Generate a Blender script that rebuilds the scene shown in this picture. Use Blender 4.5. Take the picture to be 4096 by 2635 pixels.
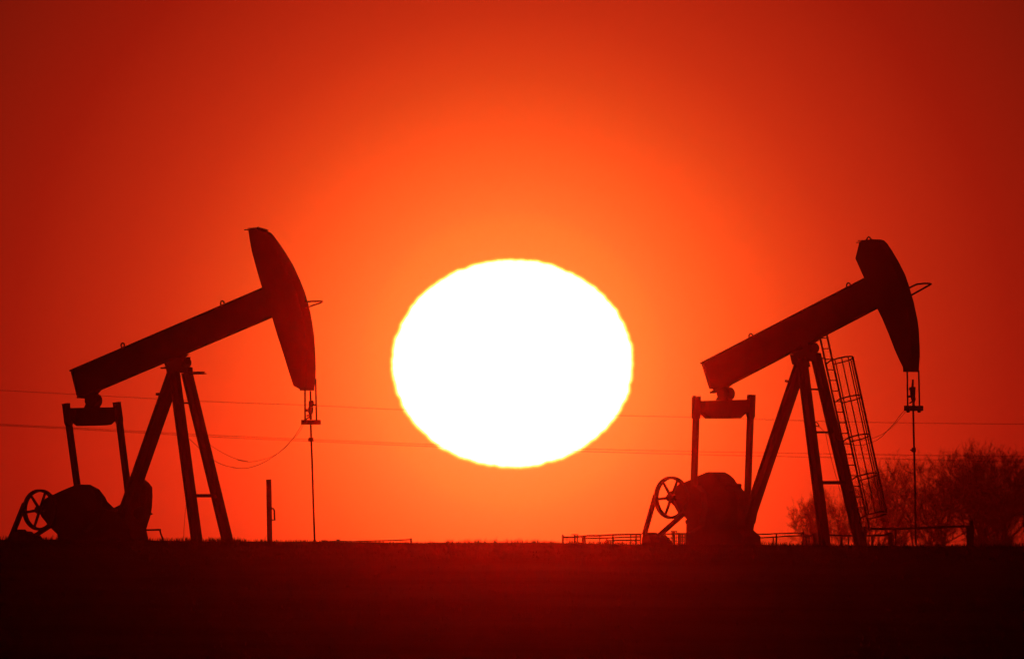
import bpy, bmesh, math, random
from mathutils import Vector, Matrix, noise

for o in list(bpy.data.objects):
    bpy.data.objects.remove(o, do_unlink=True)
SC = bpy.context.scene
COL = SC.collection
R = math.radians

# ------------------------------------------------------------------ camera
# A long telephoto lens (about 2.3 degrees across) some 600 m from the wells.
# F is the focal length in pixels of the 4096 x 2635 photograph.
F = 102000.0
CAM = Vector((0.0, 0.0, 1.7))
PITCH = math.atan((2170 - 1317.5) / F)
cd = bpy.data.cameras.new("camera")
cam = bpy.data.objects.new("camera", cd)
COL.objects.link(cam)
cam.location = CAM
cam.rotation_euler = (math.pi / 2 + PITCH, 0, 0)
cd.sensor_fit = 'HORIZONTAL'
cd.sensor_width = 36.0
cd.lens = 36.0 * F / 4096.0
cd.clip_start = 0.5
cd.clip_end = 100000.0
cd.dof.use_dof = True
cd.dof.focus_distance = 598.0
cd.dof.aperture_fstop = 14.0
SC.camera = cam
FWD = Vector((0, math.cos(PITCH), math.sin(PITCH)))
UPV = Vector((0, -math.sin(PITCH), math.cos(PITCH)))
RGT = Vector((1, 0, 0))


def ray(u, v):
    return FWD + RGT * ((u - 2048.0) / F) + UPV * ((1317.5 - v) / F)


def at(u, v, Y):
    d = ray(u, v)
    return CAM + d * (Y / d.y)


# ------------------------------------------------------------------ sky, sun, exposure
SC.view_settings.view_transform = 'Standard'
SC.view_settings.look = 'None'
SC.view_settings.exposure = 0.0
SC.view_settings.gamma = 1.0
SC.cycles.use_adaptive_sampling = False
SC.cycles.max_bounces = 4
SC.cycles.volume_bounces = 0

SUN_UV = (2050.0, 1454.0)
SUN_DIR = ray(*SUN_UV).normalized()


def lin(r, g, b):
    def f(c):
        c /= 255.0
        return c / 12.92 if c <= 0.04045 else ((c + 0.055) / 1.055) ** 2.4
    return (f(r), f(g), f(b), 1.0)


world = bpy.data.worlds.new("World")
SC.world = world
world.use_nodes = True
nt = world.node_tree
nt.nodes.clear()
tc = nt.nodes.new("ShaderNodeTexCoord")
sub = nt.nodes.new("ShaderNodeVectorMath"); sub.operation = 'SUBTRACT'
sub.inputs[1].default_value = SUN_DIR
nt.links.new(tc.outputs["Generated"], sub.inputs[0])
ln = nt.nodes.new("ShaderNodeVectorMath"); ln.operation = 'LENGTH'
nt.links.new(sub.outputs[0], ln.inputs[0])
near = nt.nodes.new("ShaderNodeMapRange")
near.inputs["From Min"].default_value = 0.0
near.inputs["From Max"].default_value = 3000.0 / F      # angle from the sun, as photograph pixels
nt.links.new(ln.outputs["Value"], near.inputs["Value"])
ramp = nt.nodes.new("ShaderNodeValToRGB")
nt.links.new(near.outputs["Result"], ramp.inputs[0])
SKY = [  # photograph pixels from the sun's centre, colour of the aureole there (sRGB)
    (0, (255, 148, 58)), (430, (255, 130, 50)), (550, (255, 122, 44)), (620, (253, 112, 42)), (760, (248, 98, 35)),
    (854, (243, 90, 31)), (930, (235, 82, 28)), (1139, (213, 65, 22)), (1248, (207, 57, 20)), (1400, (193, 47, 17)),
    (1617, (178, 38, 14)), (2000, (151, 25, 9)), (2495, (126, 22, 8)), (3000, (104, 15, 6)),
]
el = ramp.color_ramp.elements
while len(el) > 1:
    el.remove(el[0])
el[0].position = 0.0
el[0].color = lin(*SKY[0][1])
for px, c in SKY[1:]:
    e = el.new(px / 3000.0)
    e.color = lin(*c)
far = nt.nodes.new("ShaderNodeValToRGB")                # the sky away from the sun is dusk-dark
nt.links.new(ln.outputs["Value"], far.inputs[0])
fe = far.color_ramp.elements
fe[0].position = 0.02; fe[0].color = (1, 1, 1, 1)
fe[1].position = 1.0; fe[1].color = (0.02, 0.02, 0.025, 1)
for p, v in ((0.08, 0.45), (0.25, 0.14), (0.6, 0.05)):
    e = fe.new(p); e.color = (v, v, v, 1)
mul = nt.nodes.new("ShaderNodeMix"); mul.data_type = 'RGBA'; mul.blend_type = 'MULTIPLY'
mul.inputs[0].default_value = 1.0
nt.links.new(ramp.outputs[0], mul.inputs[6])
nt.links.new(far.outputs[0], mul.inputs[7])
bg = nt.nodes.new("ShaderNodeBackground")
bg.inputs["Strength"].default_value = 1.0
nt.links.new(mul.outputs[2], bg.inputs["Color"])
wo = nt.nodes.new("ShaderNodeOutputWorld")
nt.links.new(bg.outputs[0], wo.inputs["Surface"])

HAZE_DENSITY = 3.2e-5
HAZE_G = 0.997
SUN_STRENGTH = 0.0170
ld = bpy.data.lights.new("sun_light", 'SUN')
ld.energy = SUN_STRENGTH
ld.angle = R(0.53)
ld.color = (1.0, 0.012, 0.002)                          # reddened by a long path through the air
lamp = bpy.data.objects.new("sun_light", ld)
COL.objects.link(lamp)
lamp.rotation_euler = (-SUN_DIR).to_track_quat('-Z', 'Y').to_euler()
lamp.location = (0, 100, 60)


# ------------------------------------------------------------------ helpers
def tag(o, label=None, cat=None, group=None, kind=None):
    if label: o["label"] = label
    if cat: o["category"] = cat
    if group: o["group"] = group
    if kind: o["kind"] = kind
    return o


def empty(name, loc, rz=0.0):
    o = bpy.data.objects.new(name, None)
    COL.objects.link(o)
    o.location = loc
    o.rotation_euler = (0, 0, rz)
    o.empty_display_size = 0.3
    return o


class MB:
    """Collects boxes, prisms, tubes and rings; build() links them as ONE mesh object."""

    def __init__(self):
        self.v = []; self.f = []

    def add(self, vs, fs):
        n = len(self.v)
        self.v += [Vector(p) for p in vs]
        self.f += [tuple(i + n for i in f) for f in fs]
        return self

    def prism(self, a, b):                              # two matching outlines
        n = len(a)
        fs = [tuple(range(n))[::-1], tuple(range(n, 2 * n))]
        for i in range(n):
            j = (i + 1) % n
            fs.append((i, j, n + j, n + i))
        return self.add(list(a) + list(b), fs)

    def beam(self, p, q, hx, hy, ax=Vector((1, 0, 0)), hx2=None, hy2=None):
        p = Vector(p); q = Vector(q)
        d = (q - p).normalized()
        x = (ax - d * ax.dot(d))
        if x.length < 1e-5:
            x = Vector((0, 0, 1)) - d * d.z
        x.normalize()
        y = d.cross(x)
        hx2 = hx if hx2 is None else hx2
        hy2 = hy if hy2 is None else hy2
        a = [p + x * sx * hx + y * sy * hy for sx, sy in ((-1, -1), (1, -1), (1, 1), (-1, 1))]
        b = [q + x * sx * hx2 + y * sy * hy2 for sx, sy in ((-1, -1), (1, -1), (1, 1), (-1, 1))]
        return self.prism(a, b)

    def hbeam(self, p, q, hx, hy, ax=Vector((1, 0, 0)), t=0.012):
        p = Vector(p); q = Vector(q)
        d = (q - p).normalized()
        x = (ax - d * ax.dot(d)).normalized()
        for s in (-1, 1):
            o = x * s * (hx - t)
            self.beam(p + o, q + o, t, hy, ax)
        return self.beam(p, q, hx - 2 * t, t, ax)

    def tube(self, pts, r, n=6, r2=None, cap=True):
        pts = [Vector(p) for p in pts]
        m = len(pts)
        rings = []
        prev = None
        for i, p in enumerate(pts):
            d = (pts[min(i + 1, m - 1)] - pts[max(i - 1, 0)]).normalized()
            if prev is None:
                x = d.orthogonal().normalized()
            else:
                x = prev - d * prev.dot(d)
                x = x.normalized() if x.length > 1e-6 else d.orthogonal().normalized()
            prev = x
            y = d.cross(x)
            rr = r if r2 is None else r + (r2 - r) * i / max(1, m - 1)
            rings.append([p + (x * math.cos(2 * math.pi * k / n) + y * math.sin(2 * math.pi * k / n)) * rr for k in range(n)])
        vs = [p for ring in rings for p in ring]
        fs = []
        for i in range(m - 1):
            for k in range(n):
                l = (k + 1) % n
                fs.append((i * n + k, i * n + l, (i + 1) * n + l, (i + 1) * n + k))
        if cap:
            fs.append(tuple(range(n))[::-1])
            fs.append(tuple((m - 1) * n + k for k in range(n)))
        return self.add(vs, fs)

    def ring(self, c, a, b, ra, rb, tube_r, n=28, k=6, a0=0.0, a1=2 * math.pi):
        c = Vector(c)
        full = abs(a1 - a0 - 2 * math.pi) < 1e-6
        m = n if full else n + 1
        pts = [c + a * ra * math.cos(a0 + (a1 - a0) * i / n) + b * rb * math.sin(a0 + (a1 - a0) * i / n) for i in range(m)]
        if full:
            pts.append(pts[0])
        return self.tube(pts, tube_r, k)

    def cyl(self, c, axis, r, h, n=24):
        axis = Vector(axis).normalized()
        return self.tube([Vector(c) - axis * h, Vector(c) + axis * h], r, n)

    def build(self, name, mat, parent=None, smooth=False):
        me = bpy.data.meshes.new(name)
        me.from_pydata([tuple(p) for p in self.v], [], self.f)
        bm = bmesh.new()
        bm.from_mesh(me)
        bmesh.ops.recalc_face_normals(bm, faces=bm.faces)
        bm.to_mesh(me)
        bm.free()
        me.update()
        if smooth:
            me.polygons.foreach_set("use_smooth", [True] * len(me.polygons))
        o = bpy.data.objects.new(name, me)
        COL.objects.link(o)
        me.materials.append(mat)
        if parent:
            o.parent = parent
        return o


def material(name, c1, c2, scale=6.0, rough=0.8, spec=0.2, bump=0.3, detail=6.0, metallic=0.0):
    m = bpy.data.materials.new(name)
    m.use_nodes = True
    t = m.node_tree
    b = t.nodes["Principled BSDF"]
    b.inputs["Roughness"].default_value = rough
    b.inputs["Specular IOR Level"].default_value = spec
    b.inputs["Metallic"].default_value = metallic
    co = t.nodes.new("ShaderNodeTexCoord")
    n = t.nodes.new("ShaderNodeTexNoise")
    n.inputs["Scale"].default_value = scale
    n.inputs["Detail"].default_value = detail
    t.links.new(co.outputs["Object"], n.inputs["Vector"])
    r = t.nodes.new("ShaderNodeValToRGB")
    r.color_ramp.elements[0].position = 0.38
    r.color_ramp.elements[0].color = (*c1, 1)
    r.color_ramp.elements[1].position = 0.64
    r.color_ramp.elements[1].color = (*c2, 1)
    t.links.new(n.outputs["Fac"], r.inputs[0])
    t.links.new(r.outputs[0], b.inputs["Base Color"])
    bp = t.nodes.new("ShaderNodeBump")
    bp.inputs["Strength"].default_value = bump
    bp.inputs["Distance"].default_value = 0.02
    t.links.new(n.outputs["Fac"], bp.inputs["Height"])
    t.links.new(bp.outputs[0], b.inputs["Normal"])
    return m


STEEL = material("painted_steel", (0.050, 0.046, 0.043), (0.058, 0.050, 0.045), 3, 0.85, 0.12, 0.05, 3)
IRON = material("cast_iron", (0.040, 0.037, 0.035), (0.048, 0.042, 0.038), 4, 0.85, 0.12, 0.05, 3)
GALV = material("galvanised_steel", (0.11, 0.11, 0.11), (0.13, 0.125, 0.12), 10, 0.75, 0.2, 0.05, 3)
RUBBER = material("rubber", (0.02, 0.02, 0.02), (0.026, 0.026, 0.026), 20, 0.9, 0.1, 0.05)
CABLE = material("cable", (0.03, 0.03, 0.03), (0.04, 0.037, 0.034), 30, 0.85, 0.1, 0.05)
WOOD = material("weathered_wood", (0.09, 0.07, 0.05), (0.12, 0.095, 0.07), 12, 0.9, 0.1, 0.1)
SOIL = material("field_soil", (0.040, 0.033, 0.024), (0.050, 0.042, 0.028), 0.15, 1.0, 0.0, 0.0, 4)
GRASS = material("dry_grass", (0.042, 0.040, 0.024), (0.052, 0.048, 0.028), 0.3, 0.95, 0.05, 0.0)
BARK = material("bark", (0.05, 0.042, 0.035), (0.07, 0.058, 0.048), 4, 0.95, 0.05, 0.1)
TWIG = material("twigs_and_buds", (0.05, 0.042, 0.03), (0.07, 0.06, 0.04), 2, 0.95, 0.05, 0.0)


# ------------------------------------------------------------------ sun disc (outside the haze)
SUN_DIST = 30000.0
sun_c = CAM + SUN_DIR * SUN_DIST
SA, SB = 490.0 / F * SUN_DIST, 423.0 / F * SUN_DIST     # flattened by refraction near the horizon
nu, nv = 480, 120
_r = random.Random(5)
RIPPLE = [(f, _r.uniform(0.0009, 0.0021), _r.uniform(0, 6.28)) for f in (7, 11, 16, 23, 29, 37, 46, 58, 71)]
vs, fs, limb = [], [], []
for j in range(1, nv):
    th = math.pi * j / nv
    for i in range(nu):
        ph = 2 * math.pi * i / nu
        # the pole of this sphere points at the viewer's side (-y): i runs round the limb
        rip = 1 + sum(am * math.sin(fq * ph + p0) for fq, am, p0 in RIPPLE)      # the air shimmers along the rim
        limb.append(math.sin(th) if th < math.pi / 2 else 1.0)
        vs.append((SA * math.sin(th) * math.cos(ph) * rip, -SA * math.cos(th), SB * math.sin(th) * math.sin(ph) * rip))
top = len(vs); vs.append((0, -SA, 0)); vs.append((0, SA, 0)); limb += [0.0, 1.0]
for j in range(nv - 2):
    for i in range(nu):
        k = (i + 1) % nu
        fs.append((j * nu + i, j * nu + k, (j + 1) * nu + k, (j + 1) * nu + i))
for i in range(nu):
    k = (i + 1) % nu
    fs.append((top, k, i))
    fs.append((top + 1, (nv - 2) * nu + i, (nv - 2) * nu + k))
sm = bpy.data.materials.new("sun_surface")
sm.use_nodes = True
t = sm.node_tree
t.nodes.clear()
co = t.nodes.new("ShaderNodeTexCoord")
sc_ = t.nodes.new("ShaderNodeVectorMath"); sc_.operation = 'MULTIPLY'
sc_.inputs[1].default_value = (1 / SA, 0, 1 / SB)
t.links.new(co.outputs["Object"], sc_.inputs[0])
ll = t.nodes.new("ShaderNodeAttribute"); ll.attribute_name = "limb"
nz = t.nodes.new("ShaderNodeTexNoise"); nz.inputs["Scale"].default_value = 26.0; nz.inputs["Detail"].default_value = 3.0
t.links.new(sc_.outputs[0], nz.inputs["Vector"])
ma = t.nodes.new("ShaderNodeMath"); ma.operation = 'MULTIPLY_ADD'
ma.inputs[1].default_value = 0.016
t.links.new(nz.outputs["Fac"], ma.inputs[0])
t.links.new(ll.outputs["Fac"], ma.inputs[2])
sr = t.nodes.new("ShaderNodeValToRGB")                  # limb darkening: the rim turns yellow, then orange
e = sr.color_ramp.elements
e[0].position = 0.0; e[0].color = (4.0, 2.6, 2.3, 1)
e[1].position = 1.006; e[1].color = (1.0, 0.42, 0.04, 1)
for p, c in ((0.968, (3.4, 2.3, 1.7)), (0.982, (2.6, 1.5, 0.3)), (0.993, (2.0, 0.95, 0.12))):
    q = e.new(p); q.color = (*c, 1)
e[len(e) - 1].position = 1.0
t.links.new(ma.outputs[0], sr.inputs[0])
em = t.nodes.new("ShaderNodeEmission"); em.inputs["Strength"].default_value = 1.0
t.links.new(sr.outputs[0], em.inputs["Color"])
ou = t.nodes.new("ShaderNodeOutputMaterial")
t.links.new(em.outputs[0], ou.inputs["Surface"])
sm.cycles.emission_sampling = 'NONE'
me = bpy.data.meshes.new("setting_sun")
me.from_pydata(vs, [], fs)
me.polygons.foreach_set("use_smooth", [True] * len(me.polygons))
at_ = me.attributes.new("limb", 'FLOAT', 'POINT')          # 0 at the disc's centre, 1 on its rim
at_.data.foreach_set("value", limb)
me.materials.append(sm)
sun = bpy.data.objects.new("setting_sun", me)
COL.objects.link(sun)
sun.location = sun_c
sun.visible_shadow = False                              # the sun does not stand in its own light
tag(sun, "huge white flattened sun with yellow rim, low in the sky between the two pumpjacks", "sun")


# ------------------------------------------------------------------ ground
def crest_v(u):
    k = max(-2.0, min(3.0, u / 4096.0))
    return 2157 + 25 * min(1.0, max(-1.0, k * 1.15))


YC = 572.0


def crest_z(x):
    u = 2048 + x * F / YC
    return CAM.z + (2170 - crest_v(u)) / F * YC + 0.02 * noise.noise(Vector((x * 0.5, 1.3, 0))) + 0.012 * noise.noise(Vector((x * 2.1, 7.3, 0)))


def sstep(a, b, x):
    k = max(0.0, min(1.0, (x - a) / (b - a)))
    return k * k * (3 - 2 * k)


def ground_z(x, y):
    c = crest_z(max(-40, min(40, x)))
    if y <= YC:
        k = max(0.0, y / YC)
        # shallow dip before the ridge, added so more haze brightens the seen field
        dip = -1.1
        if y < 440:
            z = dip * sstep(20, 420, y)
        else:
            q = min(1.0, (y - 440) / (YC - 440))
            z = dip + (c - dip) * q ** 1.15
        z += 0.012 * noise.noise(Vector((x * 0.35, y * 0.12, 0))) * min(1.0, (YC - y) / 30.0)
    else:
        z = c - 0.34 * sstep(YC + 1, YC + 16, y) - 0.7 * sstep(690, 1500, y)
        z += 0.12 * noise.noise(Vector((x * 0.01, y * 0.01, 2))) * sstep(720, 900, y)
    return z


ys = [-50, 0, 40, 90, 140, 180, 220, 260, 300, 340, 380, 415, 445, 470, 490, 505, 518, 530, 540, 548, 555, 560, 564, 567, 569, 570.5,
      572, 573.5, 575, 577, 579, 582, 585, 588, 592, 597, 605, 615, 630, 645, 660, 690, 730, 780, 850, 930, 1020, 1120, 1230, 1350, 1480,
      1600, 1800, 2100, 2500, 3000]
xs = [-600, -400, -250, -160, -110, -75, -55, -42, -35, -30] + [-26 + 0.4 * i for i in range(131)] + [30, 35, 42, 55, 75, 110, 160, 250, 400, 600]
gv = [(x, y, ground_z(x, y)) for y in ys for x in xs]
nx = len(xs)
gf = [(j * nx + i, j * nx + i + 1, (j + 1) * nx + i + 1, (j + 1) * nx + i) for j in range(len(ys) - 1) for i in range(nx - 1)]
g = MB().add(gv, gf).build("ground", SOIL, smooth=True)
g["kind"] = "structure"

# grass: thick on the crest, thinner tufts over the whole field in view
rnd = random.Random(11)
gm = MB()


def blade(x, y, h, w):
    z = ground_z(x, y) - 0.015
    a = rnd.uniform(0, math.pi)
    dx, dy = math.cos(a) * w, math.sin(a) * w
    lx, ly = rnd.gauss(0, 0.22) * h, rnd.gauss(0, 0.22) * h
    p0, p1 = (x - dx, y - dy, z), (x + dx, y + dy, z)
    m0 = (x - dx * 0.7 + lx * 0.4, y - dy * 0.7 + ly * 0.4, z + h * 0.6)
    m1 = (x + dx * 0.7 + lx * 0.4, y + dy * 0.7 + ly * 0.4, z + h * 0.6)
    gm.add([p0, p1, m1, m0, (x + lx, y + ly, z + h)], [(0, 1, 2, 3), (3, 2, 4)])


for i in range(5200):
    x = rnd.uniform(-17, 17)
    y = rnd.uniform(556, 581)
    big = noise.noise(Vector((x * 0.55, y * 0.1, 4)))
    hh = 0.075 + 0.07 * max(0, big + 0.2)
    if rnd.random() < 0.03:
        hh += 0.07
    for k in range(rnd.randint(4, 8)):
        blade(x + rnd.gauss(0, 0.05), y + rnd.gauss(0, 0.05), hh * rnd.uniform(0.45, 1.15), rnd.uniform(0.004, 0.009))
for i in range(60):                                     # the taller tuft at the left edge
    blade(at(35, 2160, 571).x + rnd.gauss(0, 0.09), 571 + rnd.gauss(0, 0.1), rnd.uniform(0.08, 0.19), 0.006)
for i in range(2500):
    y = 556 - 88 * rnd.random() ** 1.3
    x = rnd.uniform(-17, 17)
    for k in range(4):
        blade(x + rnd.gauss(0, 0.06), y + rnd.gauss(0, 0.06), rnd.uniform(0.03, 0.09), rnd.uniform(0.004, 0.009))
go = gm.build("grass", GRASS)
tag(go, "short rough grass along the dark crest of the field", "grass", kind="stuff")


# ------------------------------------------------------------------ measuring frames
def zoom(u0, v0, s):
    return lambda p: (u0 + p[0] / s, v0 + p[1] / s)


Z1 = zoom(200, 850, 1.925)
Z2 = zoom(0, 1550, 2.299)
Z3 = zoom(900, 1450, 2.0)
Z4 = zoom(2750, 900, 2.0533)
Z5 = zoom(2200, 1550, 2.299)
Z6 = zoom(3100, 1550, 2.299)
Z7 = zoom(3250, 1300, 1.711)
Z8 = zoom(2240, 2080, 4.275)
Z9 = zoom(3000, 2080, 4.275)
Z10 = zoom(3500, 1750, 3.2768)


class Frame:
    """A pump's own axes: x along the walking beam, y across it, z up, in metres."""

    def __init__(self, u0, psi, Y=600.0):
        p = at(u0, 2180, Y)
        self.B = Vector((p.x, p.y, ground_z(p.x, p.y)))
        self.psi = R(psi)
        self.c, self.s = math.cos(self.psi), math.sin(self.psi)
        self.ex = Vector((self.c, -self.s, 0))
        self.ey = Vector((self.s, self.c, 0))
        self.S = F / Y

    def py(self, uv, yl=0.0):                           # a measured point on the plane y = yl
        d = ray(*uv)
        t = ((self.B - CAM).dot(self.ey) + yl) / d.dot(self.ey)
        q = CAM + d * t - self.B
        return Vector((q.dot(self.ex), yl, q.z))

    def px(self, uv, xl):                               # a measured point on the plane x = xl
        d = ray(*uv)
        t = ((self.B - CAM).dot(self.ex) + xl) / d.dot(self.ex)
        q = CAM + d * t - self.B
        return Vector((xl, q.dot(self.ey), q.z))

    @staticmethod
    def _shrink(pts, dl):
        n = len(pts)
        area = sum(pts[i][0] * pts[(i + 1) % n][1] - pts[(i + 1) % n][0] * pts[i][1] for i in range(n))
        sg = 1 if area > 0 else -1

        def nxs(i):
            a, b = pts[i], pts[(i + 1) % n]
            L = math.hypot(b[0] - a[0], b[1] - a[1]) or 1
            k = sg * (b[1] - a[1]) / L
            return 0 if abs(k) < 0.12 else (1 if k > 0 else -1)
        out = []
        for i in range(n):
            s = nxs(i - 1) + nxs(i)
            s = max(-1, min(1, s))
            out.append((pts[i][0] - s * dl, pts[i][1]))
        return out

    def slab_y(self, mb, Z, pts, yl, h):                # plate of half thickness h across the pump
        pts = self._shrink([Z(p) for p in pts], h * self.s * self.S)
        c = [self.py(p, yl) for p in pts]
        o = Vector((0, h, 0))
        return mb.prism([p - o for p in c], [p + o for p in c])

    def slab_x(self, mb, Z, pts, xl, h):
        pts = self._shrink([Z(p) for p in pts], h * self.c * self.S)
        c = [self.px(p, xl) for p in pts]
        o = Vector((h, 0, 0))
        return mb.prism([p - o for p in c], [p + o for p in c])


def ground_local(fr, p):
    w = fr.B + fr.ex * p.x + fr.ey * p.y
    return ground_z(w.x, w.y) - fr.B.z


def wheel_of(fr, root, Z, c, vtop, vbot, yl, spokes, rot):
    ctr = fr.py(Z(c), yl)
    rad = (fr.py(Z((c[0], vtop)), yl).z - fr.py(Z((c[0], vbot)), yl).z) / 2
    X, ZZ, Y_ = Vector((1, 0, 0)), Vector((0, 0, 1)), Vector((0, 1, 0))
    w = MB()
    n = 48
    hw = 0.055
    ro, ri = rad, rad - 0.06
    prof = [(ro, -hw), (ro - 0.015, 0), (ro, hw), (ri, hw), (ri, -hw)]
    vs, fs = [], []
    for i in range(n):
        a = 2 * math.pi * i / n
        for (r_, y_) in prof:
            vs.append(ctr + X * math.cos(a) * r_ + ZZ * math.sin(a) * r_ + Y_ * y_)
    k = len(prof)
    for i in range(n):
        for j in range(k):
            fs.append((i * k + j, i * k + (j + 1) % k, ((i + 1) % n) * k + (j + 1) % k, ((i + 1) % n) * k + j))
    w.add(vs, fs)
    o = w.build("flywheel", IRON, root)
    s = MB()
    for i in range(spokes):
        a = rot + 2 * math.pi * i / spokes
        d = X * math.cos(a) + ZZ * math.sin(a)
        s.beam(ctr + d * 0.05, ctr + d * (ri + 0.01), 0.034, 0.016, Y_.cross(d), 0.026, 0.014)
    s.build("spokes", IRON, o)
    MB().cyl(ctr, Y_, 0.085, 0.10).build("hub", IRON, o)
    return ctr, rad


def belt_of(fr, root, Z, yl, strands, wd=0.05):
    b = MB()
    for (p, q, tz) in strands:
        a, c = fr.py(Z(p), yl), fr.py(Z(q), yl)
        d = (c - a).normalized()
        b.beam(a, c, tz, wd, d.cross(Vector((0, 1, 0))))
    b.build("belt", RUBBER, root)


def eye_of(fr, parent, Z, c, r_px, yl=0.0, name="lifting_eye"):
    p = fr.py(Z(c), yl)
    rr = r_px / fr.S
    MB().ring(p, Vector((1, 0, 0)) * 0.9, Vector((0, 0, 1)), rr, rr, 0.02, 16, 5).build(name, STEEL, parent)


def hang_cable(fr, root, Z3d, r=0.006, name="signal_cable"):
    pts = []
    for i in range(len(Z3d) - 1):                       # smooth the measured points
        p0 = Z3d[max(i - 1, 0)]; p1 = Z3d[i]; p2 = Z3d[i + 1]; p3 = Z3d[min(i + 2, len(Z3d) - 1)]
        for k in range(6):
            q = k / 6
            pts.append(0.5 * ((2 * p1) + (p2 - p0) * q + (2 * p0 - 5 * p1 + 4 * p2 - p3) * q * q + (3 * p1 - p0 - 3 * p2 + p3) * q ** 3))
    pts.append(Z3d[-1])
    MB().tube(pts, r, 5).build(name, CABLE, root)


# ------------------------------------------------------------------ left pumpjack
def left_pump():
    fr = Frame(745, 37)
    root = empty("pumpjack", fr.B, -fr.psi)
    tag(root, "black pumpjack without a ladder, its long narrow horse head raised, left of the sun", "pumpjack", "pumpjacks on the ridge")
    P = fr.py
    # walking beam
    b = MB()
    fr.slab_y(b, Z1, [(165, 1212), (1700, 552), (1775, 782), (378, 1372), (215, 1415)], 0, 0.035)
    ft = MB()                                           # flanges
    a0, a1 = P(Z1((168, 1218))), P(Z1((1700, 562)))
    b.beam(a0, a1, 0.016, 0.10, Vector((0, 0, 1)))
    a0, a1 = P(Z1((225, 1424))), P(Z1((1750, 780)))
    b.beam(a0, a1, 0.016, 0.10, Vector((0, 0, 1)))
    a0, a1 = P(Z1((182, 1222))), P(Z1((228, 1408)))
    b.beam(a0, a1, 0.014, 0.10, Vector((1, 0, 0)))
    fr.slab_y(b, Z1, [(880, 1162), (1052, 1090), (1038, 1105), (1036, 1140), (900, 1190), (890, 1185)], 0, 0.12)
    wb = b.build("walking_beam", STEEL, root)
    eye_of(fr, wb, Z1, (1327, 699), 10.0)
    eye_of(fr, wb, Z1, (560, 1023), 9.5)
    # horse head
    h = MB()
    fr.slab_y(h, Z1, [(1528, 140), (1545, 128), (1600, 122), (1640, 132), (1672, 142), (1700, 155), (1722, 177), (1775, 250), (1822, 322), (1870, 402),
                      (1922, 512), (1960, 608), (1985, 690), (2003, 765), (2018, 845), (2033, 950), (2043, 1080), (2046, 1200), (2043, 1290), (2035, 1345),
                      (2033, 1360), (1925, 1360), (1875, 1333), (1840, 1225), (1800, 1095), (1750, 940), (1712, 812), (1672, 690), (1632, 575), (1590, 430), (1555, 300), (1536, 200)], 0, 0.17)
    hh = h.build("horse_head", STEEL, root)
    m = MB()
    fr.slab_y(m, Z1, [(1922, 1360), (2034, 1360), (2034, 1370), (1922, 1370)], 0, 0.19)
    m.build("cable_guide", STEEL, hh)
    m = MB()                                            # ragged plate ends on top of the head
    m.beam(P(Z1((1512, 134))), P(Z1((1560, 132))), 0.012, 0.09, Vector((0, 0, 1)))
    m.beam(P(Z1((1535, 123))), P(Z1((1600, 119))), 0.010, 0.07, Vector((0, 0, 1)))
    m.beam(P(Z1((1590, 122))), P(Z1((1606, 114))), 0.012, 0.03, Vector((0, 0, 1)))
    m.beam(P(Z1((1610, 120))), P(Z1((1672, 138))), 0.012, 0.06, Vector((0, 0, 1)))
    m.build("top_plate", STEEL, hh)
    m = MB()
    for y in (-0.12, 0.12):
        k = 13.5 * (1 if y > 0 else -1) * 0
        m.tube([P(Z1((1960 + k, 690)), y), P(Z1((2010 + k, 684)), y), P(Z1((2095 + k, 682)), y)], 0.020, 6)
        m.tube([P(Z1((1970 + k, 734)), y), P(Z1((2095 + k, 690)), y)], 0.018, 6)
    m.tube([P(Z1((2095, 684)), -0.13), P(Z1((2095, 684)), 0.13)], 0.022, 6)
    m.build("hanger_bracket", STEEL, hh)
    # bridle, carrier bar, polished rod
    for y, u0, u1, v0 in ((-0.225, 640, 641, 195), (0.225, 725, 732, 130)):
        a = P(Z3((u0 - 0, v0)), y); c = P(Z3((u1, 460)), y)
        MB().tube([a, c], 0.021, 7).build("bridle_cable", CABLE, root)
    cc = P(Z3((688, 476)))
    m = MB()
    m.beam(Vector((cc.x, -0.27, cc.z)), Vector((cc.x, 0.27, cc.z)), 0.085, 0.055, Vector((1, 0, 0)))
    m.build("carrier_bar", IRON, root)
    m = MB()
    pz = [(686, 455, 11), (684, 415, 11), (684, 402, 19), (686, 362, 22), (689, 352, 17), (690, 338, 22), (690, 310, 21), (690, 302, 14)]
    for i in range(len(pz) - 1):
        a, c = P(Z3(pz[i][:2])), P(Z3(pz[i + 1][:2]))
        m.tube([a, c], pz[i][2] / 2.0 / fr.S, 10, pz[i + 1][2] / 2.0 / fr.S)
    m.tube([P(Z3((686, 382))), P(Z3((646, 380)))], 0.035, 8)
    m.tube([P(Z3((680, 420))), P(Z3((655, 424)))], 0.022, 6)
    m.tube([P(Z3((676, 434))), P(Z3((648, 452)))], 0.016, 6)
    m.tube([P(Z3((700, 336))), P(Z3((719, 337)))], 0.02, 6)
    m.build("rod_clamp", IRON, root)
    m = MB()
    m.tube([P(Z3((683, 226))), P(Z3((686, 320)))], 0.024, 8)
    m.tube([P(Z3((686, 480))), P(Z3((689, 610))), P(Z3((697, 800))), P(Z3((706, 1110))), P(Z3((718, 1445)))], 0.023, 8)
    pr = m.build("polished_rod", STEEL, root)
    q = P(Z3((687, 615)))
    MB().beam(q + Vector((0, 0, -0.045)), q + Vector((0, 0, 0.045)), 0.045, 0.042).build("clamp_block", IRON, pr)
    # samson post
    X = Vector((1, 0, 0))
    lw = 0.098
    bases = []
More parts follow.
